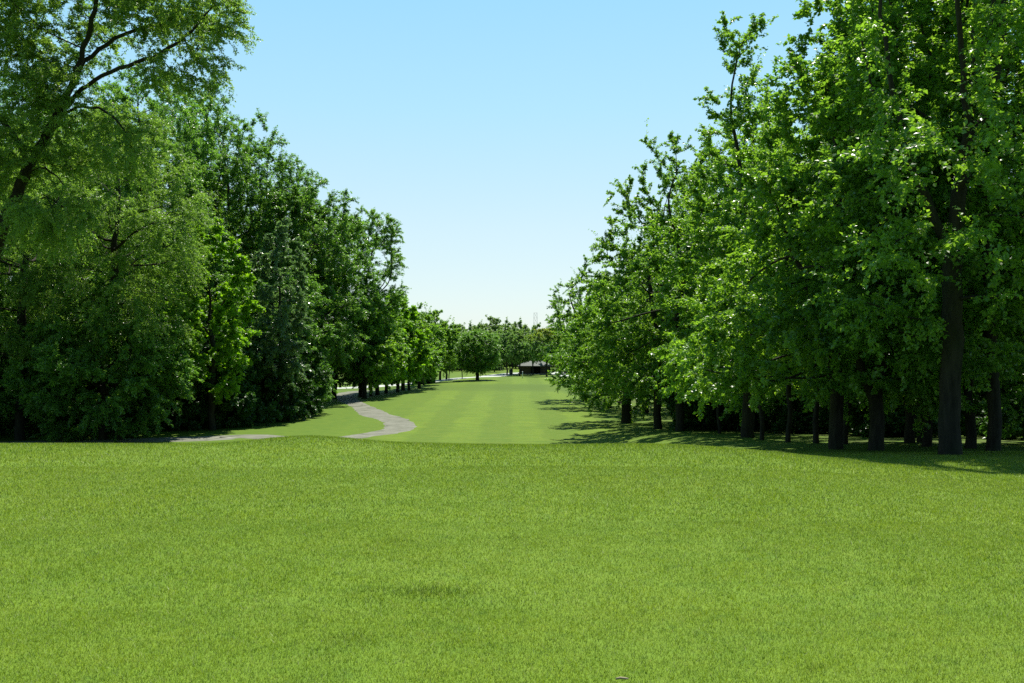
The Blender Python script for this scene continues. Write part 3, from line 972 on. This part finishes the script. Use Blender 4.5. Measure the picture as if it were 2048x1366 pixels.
plant(a2, 'ash_tree', at(462, 95), 'dark dense tall tree above the bright lime-green linden', group=G_L, rz=1.2, s=1.19)
plant(a2, 'ash_tree', at(548, 99), 'dark tall tree with a knobbly top above the silvery tree', group=G_L, rz=3.9, s=1.07)
plant(a3, 'ash_tree', at(625, 97), 'tall green tree between the knobbly-topped tree and the last tall tree', group=G_L, rz=.8, s=1.03)
plant(a3, 'ash_tree', at(722, 108), 'last tall tree of the left row, leaning out over the path', group=G_L, rz=2.8, s=.98)
plant(a3, 'ash_tree', at(668, 104), 'mid-green tree squeezed behind the last tall tree of the left row', group=G_L, rz=4.6, s=.95)
for i, (x, y, s, md) in enumerate(((-34, 92, 1.0, a1), (-40, 88, 1.0, a2), (-47, 84, 1.0, a1), (-33, 104, 1, a2), (-27, 112, .95, a2), (-44, 100, 1.05, a1), (-55, 78, 1.0, a2), (-38, 118, 1, a2))):
    plant(md, 'ash_tree', (x, y, float(H(x, y))), 'tree standing hidden behind the tall left-hand trees', group='trees behind the left-hand row', rz=i * 1.7, s=s)
ln = tree_data(320, 14.6, 2.5, pf([(0, .6), (.2, .9), (.5, 1.0), (.75, .8), (1, .2)], 3.3), 'linden', 42000, 0.22, D=0.5, nattr=900, lobes=18, lobe_r=.33)
plant(ln, 'linden_tree', at(425, 67), 'bright lime-green tree glowing against the dark left-hand trees', group=G_L)
sv = tree_data(321, 16.5, 2.5, pf(column, 2.6), 'silver', 45000, 0.22, D=0.5, nattr=900, lobes=18, lobe_r=.36)
plant(sv, 'silver_leaved_tree', at(562, 74.5), 'pale silvery-leaved tree left of the path, in front of dark trees', group=G_L)
sm = tree_data(322, 13.0, 0.8, pf(column, 2.7), 'ash', 50000, 0.2, D=0.5, nattr=900, lobes=16, lobe_r=.36)
plant(sm, 'broadleaf_tree', at(596, 82), 'dark leafy tree at the corner of the shrub wall by the path', group=G_L)
for px, d, rz, lab in ((55, 69, .7, 'tree added to cast shade at the left edge, behind the low bushy tree'), (150, 68.5, 2.7, 'tree added to cast shade, behind the pale-glinting bushy tree'), (262, 69.5, 4.4, 'tree added to cast shade, between the bushy tree and the lime-green tree'), (-40, 68, 1.4, 'added shade tree beyond the left photo edge, only its branches showing')):
    plant(sm, 'broadleaf_tree', at(px, d), lab, group=G_L, rz=rz, s=1.22)  # added as shade casters, to darken the foot of the bushy trees
plant(sm, 'broadleaf_tree', at(500, 82), 'dark tree between the lime-green tree and the silvery tree', group=G_L, rz=2.0, s=.95)
plant(sm, 'broadleaf_tree', at(330, 79), 'dark tree hidden behind the left edge of the lime-green tree', group=G_L, rz=4.0, s=1.0)
print('left', round(time.time() - T0, 1))

# ------------------------------------------------------------------ the row along the path and the far park
G_P = 'smaller trees in the row beyond the path'
r1 = tree_data(401, 11.5, 1.5, pf(conic, 3.3), 'maple', 26000, 0.22, D=0.6, nattr=520, leafk=1.5, shoots=0.6)
r2 = tree_data(402, 11.0, 1.6, pf(dome, 3.0), 'linden', 26000, 0.18, D=0.6, nattr=520, leafk=1.35)
r3 = tree_data(403, 9.5, 1.7, pf(oval, 2.8), 'maple', 22000, 0.16, D=0.6, nattr=460, leafk=1.5, shoots=0.7)
row = [(729, 104, r1, 1.15, 'dark tree with a leaning trunk shading the bend of the path'), (742, 109, r2, 1.05, 'tree just behind the leaning trunk at the path bend'),
       (755, 112, r1, 1.1, 'third tree of the row from the path bend'), (772, 116, r2, 1.1, 'yellow-green tree with low foliage midway along the row'), (795, 119, r2, 1.15, 'brightest yellow-green tree at the edge of the row'),
       (806, 123, r1, 1.1, 'mid-green tree behind the brightest yellow-green tree'), (818, 124, r3, 1.1, 'small tree left of the tallest pointed top of the row'), (838, 128, r1, .98, 'tree with the tall ragged top at the right end of the row'),
       (848, 136, r3, 1.1, 'small tree right of the tall ragged top'), (868, 146, r3, 1.2, 'spreading maple with twin trunks beside the road'), (880, 156, r1, .85, 'maple with pointed shoots behind the twin-trunked maple'),
       (893, 158, r3, 1.0, 'maple just left of the two staked saplings')]
for i, (px, d, md, s, lab) in enumerate(row):
    plant(md, 'maple_tree' if md is not r2 else 'linden_tree', at(px, d), lab, group=G_P, rz=i * 1.9, s=s)
bsh = tree_data(404, 4.0, 0.2, pf(dome, 1.9), 'linden', 9000, 0.07, D=0.4, nattr=260, leafk=1.4)
plant(bsh, 'shrub', at(843, 143), 'bright rounded bush at the foot of the row beside the road', 'shrub', None)
sap = tree_data(405, 5.5, 2.2, pf(oval, 1.3), 'maple', 4000, 0.07, D=0.4, nattr=160, leafk=1.4)
G_SP = 'saplings beside the road'
plant(sap, 'sapling', at(898, 153), 'thin sapling by the near road edge, left of the round tree', group=G_SP)
plant(sap, 'sapling', at(924.5, 161), 'thin sapling close to the left of the round tree', group=G_SP, rz=2, s=1.1)
rt = tree_data(410, 9.4, 1.7, pf([(0, .4), (.15, .8), (.4, 1.0), (.7, 1.0), (.88, .85), (1, .5)], 3.5), 'ash', 60000, 0.26, D=0.45, nattr=900, leafk=1.25, shoots=0.35, trop=0.3,
               limbs=[[(0, 0, 1.4), (-1.0, 0, 2.8), (-1.6, .2, 4)], [(0, 0, 1.4), (1.0, .1, 2.8), (1.6, .2, 4)], [(0, 0, 1.5), (.2, -1, 3), (.4, -1.4, 4.4)]])
plant(rt, 'round_crowned_tree', hit(955, 760.5, 120), 'dark round-crowned tree standing alone in front of the pale road', group=None, s=1.0, sz=0.8)
pl1 = tree_data(411, 8.6, 3.1, pf(dome, 3.3), 'plum', 20000, 0.15, D=0.5, nattr=460, leafk=1.3, trop=0.05)
pl2 = tree_data(412, 8.6, 3.1, pf(dome, 3.4), 'plum', 20000, 0.15, D=0.5, nattr=460, leafk=1.3, old=0.9, trop=0.05)
pl3 = tree_data(413, 8.4, 3.1, pf(dome, 3.1), 'plum', 20000, 0.14, D=0.5, nattr=440, leafk=1.3, old=0.25, trop=0.05)
G_O = 'small spreading trees in front of the shelter'
for i, (px, py, md, s, lab) in enumerate(((1014, 750, pl1, 1.0, 'grey-green spreading tree left of the shelter, nearest the round tree'), (1024, 748, pl1, .95, 'grey-green spreading tree beside the left-hand litter bin'),
                                          (1040, 752, pl3, 1.0, 'grey-green tree in front of the left corner of the shelter'), (1066, 750, pl3, 1.0, 'small tree in front of the middle of the shelter'),
                                          (1093, 753, pl2, 1.0, 'spreading tree with a yellowing top in front of the shelter'), (1118, 749, pl2, .92, 'yellow-topped tree at the right end of the shelter'))):
    plant(md, 'ornamental_tree', hit(px, py, 150), lab, group=G_O, rz=i * 2.2, s=s)

# far park trees
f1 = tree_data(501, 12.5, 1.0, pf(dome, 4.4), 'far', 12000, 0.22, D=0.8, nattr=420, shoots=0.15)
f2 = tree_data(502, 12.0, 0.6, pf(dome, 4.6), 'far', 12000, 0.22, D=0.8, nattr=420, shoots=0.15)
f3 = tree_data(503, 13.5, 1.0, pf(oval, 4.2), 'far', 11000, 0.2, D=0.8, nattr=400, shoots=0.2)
rng = np.random.default_rng(9)
G_F = 'trees at the far end of the park'
k = 0
for row_d, px0, px1, step, s0 in ((218, 560, 1000, 30, .66), (240, 640, 1330, 25, .76), (268, 600, 1400, 26, .88), (305, 560, 1450, 28, 1.03)):
    px = px0 + rng.uniform(0, 8)
    while px < px1:
        d = row_d + rng.uniform(-7, 7)
        if not (1000 < px < 1130 and d < 232):
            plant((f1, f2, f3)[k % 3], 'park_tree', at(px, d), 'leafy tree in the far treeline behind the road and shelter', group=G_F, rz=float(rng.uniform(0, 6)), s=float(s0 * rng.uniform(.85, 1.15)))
            k += 1
        px += step * rng.uniform(.8, 1.2)
for i in range(26):
    px = 660 + i * 22
    if 1000 < px < 1125:
        continue
    plant(sh3, 'shrub', at(px, 226 + rng.uniform(-4, 4)), 'low bush under the far treeline beyond the road', 'shrub', 'bushes under the far treeline', rz=i * 1.1, s=float(rng.uniform(.9, 1.3)))


def far_woods():
    rng = np.random.default_rng(12)
    n = 60000
    a = rng.uniform(-0.72, 0.72, n)
    d = rng.uniform(640, 900, n)
    x, y = np.sin(a) * d, np.cos(a) * d
    top = 15 + 3.5 * np.sin(a * 61) + 2.5 * np.sin(a * 143 + 1) + 2 * np.sin(a * 301 + d * .05)
    z = -4.3 + top * rng.random(n) ** 0.6
    P = np.stack([x, y, z], 1)
    ax = unit(rng.normal(size=(n, 3)))
    nr = unit(rng.normal(size=(n, 3)) * .6 + np.array([0, 0, 1]))
    w = unit(np.cross(ax, nr))
    L = rng.uniform(1.0, 2.2, n)[:, None]
    V = np.stack([P, P + ax * L * .5 + w * L * .45, P + ax * L, P + ax * L * .5 - w * L * .45], 1).reshape(-1, 3)
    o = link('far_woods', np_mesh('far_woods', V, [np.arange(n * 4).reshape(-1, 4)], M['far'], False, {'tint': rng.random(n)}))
    tag(o, 'distant bluish woods along the horizon beyond the park', 'woods', kind='stuff')


far_woods()

# ------------------------------------------------------------------ shelter, bins, posts, pylon
def build_shelter():
    M['shingle'] = plain('grey_shingle', (0.150, 0.165, 0.150), 0.9, (0.105, 0.118, 0.108), (2, 2, 8))
    M['plank'] = plain('brown_plank', (0.10, 0.075, 0.045), 0.8, (0.05, 0.04, 0.025), (9, 9, 0.6))
    M['dim'] = plain('dark_timber', (0.045, 0.036, 0.026), 0.8)
    M['slab'] = plain('concrete_slab', (0.38, 0.38, 0.34), 0.9)
    x, y, z = hit(1069, 748.5, 170)
    o = link('park_shelter', None, None, (x, y, z))
    tag(o, 'low brown timber shelter with a grey hipped roof behind the small trees', 'shelter')
    W, Dp, hw, hr = 6.2, 4.2, 1.75, 2.75
    MB().box((0, 0, 0.05), (W + .6, Dp + .6, .22)).build('floor_slab', M['slab'], o)
    # hipped roof with overhang and a soffit
    a, b, e = W / 2 + .45, Dp / 2 + .45, W / 2 - 1.6
    V = [(-a, -b, hw), (a, -b, hw), (a, b, hw), (-a, b, hw), (-e, 0, hr), (e, 0, hr), (-a, -b, hw - .12), (a, -b, hw - .12), (a, b, hw - .12), (-a, b, hw - .12)]
    Q = [(0, 1, 5, 4), (2, 3, 4, 5), (1, 2, 5, 5), (3, 0, 4, 4), (6, 7, 1, 0), (7, 8, 2, 1), (8, 9, 3, 2), (9, 6, 0, 3), (9, 8, 7, 6)]
    rf = MB().add(V, Q).build('roof', M['shingle'], o)
    rg = MB().box((0, 0, hr + .01), (2 * e + .2, .18, .07)).build('ridge_cap', M['dim'], rf)
    for cx, w in ((-1.95, 2.2), (2.15, 1.8)):
        m = MB()
        nb = int(w / .2)
        for i in range(nb):
            m.box((cx - w / 2 + (i + .5) * w / nb, -Dp / 2 + .1 + (i % 2) * .02, .9), (w / nb * .96, .06, 1.5))
        m.box((cx, -Dp / 2 + .16, .9), (w, .04, 1.48))
        m.build('wall', M['plank'], o)
    for s in (-1, 1):
        MB().box((s * (W / 2 - .05), 0, .9), (.08, Dp - .3, 1.48)).build('wall', M['plank'], o)
    MB().box((0, Dp / 2 - .1, .9), (W - .3, .08, 1.48)).build('wall', M['dim'], o)
    for px_ in (-W / 2 + .02, -.78, 1.18, W / 2 - .02):
        MB().box((px_, -Dp / 2, .9), (.14, .14, 1.48)).build('post', M['dim'], o)
    m = MB().box((.2, .6, .55), (1.6, .5, .07))
    m.box((-.4, .6, .34), (.1, .4, .36)).box((.8, .6, .34), (.1, .4, .36))
    m.build('bench', M['plank'], o)


def build_bin(px, py, label, dmin=150):
    x, y, z = hit(px, py, dmin)
    o = link('litter_bin', None, None, (x, y, z))
    tag(o, label, 'bin', 'dark litter bins by the shelter')
    if 'dk' not in M:
        M['dk'] = plain('dark_green_paint', (0.018, 0.026, 0.020), 0.5)
    if not hasattr(build_bin, 'd'):
        t = [(0, 0, 0), (0, 0, .12), (0, 0, .5), (0, 0, .95)]
        b = MB().tube(t, [.30, .33, .36, .37], 16).build('body', M['dk'], o, True)
        l = MB().tube([(0, 0, .951), (0, 0, 1.0), (0, 0, 1.12), (0, 0, 1.18)], [.40, .41, .30, .08], 16).build('lid', M['dk'], o, True)
        build_bin.d = (b.data, l.data)
    else:
        link('body', build_bin.d[0], o)
        link('lid', build_bin.d[1], o)


def build_marker():
    x, y, z = hit(1045, 756.5, 140)
    o = link('marker_post', None, None, (x, y, z))
    tag(o, 'small white marker post on the shaded lawn in front of the shelter', 'post')
    w = plain('white_paint', (0.75, 0.76, 0.72), 0.5, (0.62, 0.64, 0.6))
    MB().tube([(0, 0, 0), (0, 0, .55), (0.01, 0, 1.0)], [.07, .065, .06], 10).build('post', w, o, True)
    MB().tube([(0.01, 0, 1.0), (0.01, 0, 1.03), (0.01, 0, 1.12)], [.085, .085, .02], 10).build('cap', w, o, True)


def build_pylon():
    d = 620.0
    x = (1071 - CX) / F * d
    z0 = float(H(x, d))
    top = EYE + (690 - 625.5) / F * d
    o = link('lattice_mast', None, None, (x, d, z0))
    tag(o, 'thin grey lattice mast rising faintly above the far treeline', 'mast')
    st = plain('galvanised_steel', (0.42, 0.44, 0.45), 0.5, metal=0.3)
    h = top - z0
    w0, w1 = 1.5, 1.0
    m = MB()
    lev = np.linspace(0, h, 9)
    def corner(i, zz):
        w = w0 + (w1 - w0) * zz / h
        return np.array([(-w, -w), (w, -w), (w, w), (-w, w)][i] + (zz,))
    for i in range(4):
        MB().tube([corner(i, 0), corner(i, h)], .06, 5).build('leg', st, o)
    for a, b in zip(lev[:-1], lev[1:]):
        for i in range(4):
            j = (i + 1) % 4
            m.tube([corner(i, a), corner(j, b)], .03, 4)
            m.tube([corner(j, a), corner(i, b)], .03, 4)
            m.tube([corner(i, b), corner(j, b)], .045, 4)
    m.build('bracing', st, o)


build_shelter()
build_bin(1131, 748, 'dark litter bin beside the road right of the shelter')
build_bin(1022, 750, 'dark litter bin under the grey-green tree left of the shelter')
build_marker()
build_pylon()

# a dry twig on the lawn close to the eye
def build_twig():
    x, y = 0.57, 4.93
    z = float(H(x, y)) + .034
    tw = MB().tube([(-.022, 0, 0), (-.006, .002, .003), (.012, -.001, .002), (.024, .001, 0)], [.004, .0048, .0045, .003], 7).build('twig', plain('dry_twig', (0.34, 0.28, 0.18), 0.8), None, True)
    tw.location = (x, y, z)
    tw.scale = (1.4, 1.4, 1.4)
    tag(tw, 'small dry pale twig lying on the near grass', 'twig')


build_twig()

# ------------------------------------------------------------------ light, sky, camera
SUN_EL, SUN_AZ = math.radians(65), math.radians(18)     # azimuth to the right of the view direction
sd = Vector((math.sin(SUN_AZ) * math.cos(SUN_EL), math.cos(SUN_AZ) * math.cos(SUN_EL), math.sin(SUN_EL)))
sun = bpy.data.lights.new('sun', 'SUN')
sun.energy = 5.0
sun.angle = math.radians(0.5)
sun.color = (1.0, 0.95, 0.86)
so = link('sun', sun)
so.rotation_euler = (-sd).to_track_quat('-Z', 'Y').to_euler()

w = bpy.data.worlds.new('World')
sc.world = w
w.use_nodes = True
nt = w.node_tree
nt.nodes.clear()
n = N(nt)
sky = n('ShaderNodeTexSky', sky_type='NISHITA')
sky.sun_disc = False
sky.sun_elevation = SUN_EL
sky.sun_rotation = SUN_AZ
sky.altitude = 0
sky.air_density = 1.0
sky.dust_density = 0.4
sky.ozone_density = 1.0
# clear summer sky: the physical sky, paler and more cyan as in the photograph
zc = n('ShaderNodeSeparateXYZ', {0: n('ShaderNodeTexCoord').outputs['Generated']})
zc, yc = zc.outputs[2], zc.outputs[1]
rmp = n('ShaderNodeValToRGB', {0: zc})
el = rmp.color_ramp.elements
el[0].position, el[0].color = 0.0, rgb(4.4, 5.1, 5.15)
el[1].position, el[1].color = 1.0, rgb(0.4, 1.3, 2.9)
for p_, c_ in ((0.12, (3.75, 5.0, 5.4)), (0.24, (2.7, 4.9, 6.0)), (0.36, (2.0, 4.5, 6.1)), (0.6, (0.8, 2.2, 4.2))):
    e_ = el.new(p_)
    e_.color = rgb(*c_)
skc = n.mix(0.75, sky.outputs[0], rmp.outputs[0])
skc = n.mix(n.remap(yc, 0.35, -0.75), skc, n.mix(1.0, skc, rgb(0.44, 0.48, 0.52), 'MULTIPLY'))  # sky dimmed behind the camera to deepen shade on faces turned to it
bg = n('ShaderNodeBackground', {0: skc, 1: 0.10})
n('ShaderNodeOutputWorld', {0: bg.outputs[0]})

cam = bpy.data.cameras.new('camera')
cam.sensor_width = 36.0
cam.lens = 36.0 * F / 2048
cam.shift_y = 7.0 / 2048
cam.clip_end = 6000
cam.clip_start = 0.1
co = link('camera', cam)
co.location = (0, 0, EYE)
co.rotation_euler = (math.radians(90), 0, 0)
sc.camera = co

sc.view_settings.view_transform = 'Standard'
sc.view_settings.look = 'None'
sc.view_settings.exposure = 0.75
sc.view_settings.gamma = 1.0
c = sc.cycles
c.max_bounces = 9
c.diffuse_bounces = 6
c.glossy_bounces = 2
c.transmission_bounces = 7
c.transparent_max_bounces = 4
c.sample_clamp_indirect = 3
c.use_denoising = False
c.use_adaptive_sampling = False
print('script', round(time.time() - T0, 1), 'polys', sum(len(m.polygons) for m in bpy.data.meshes))
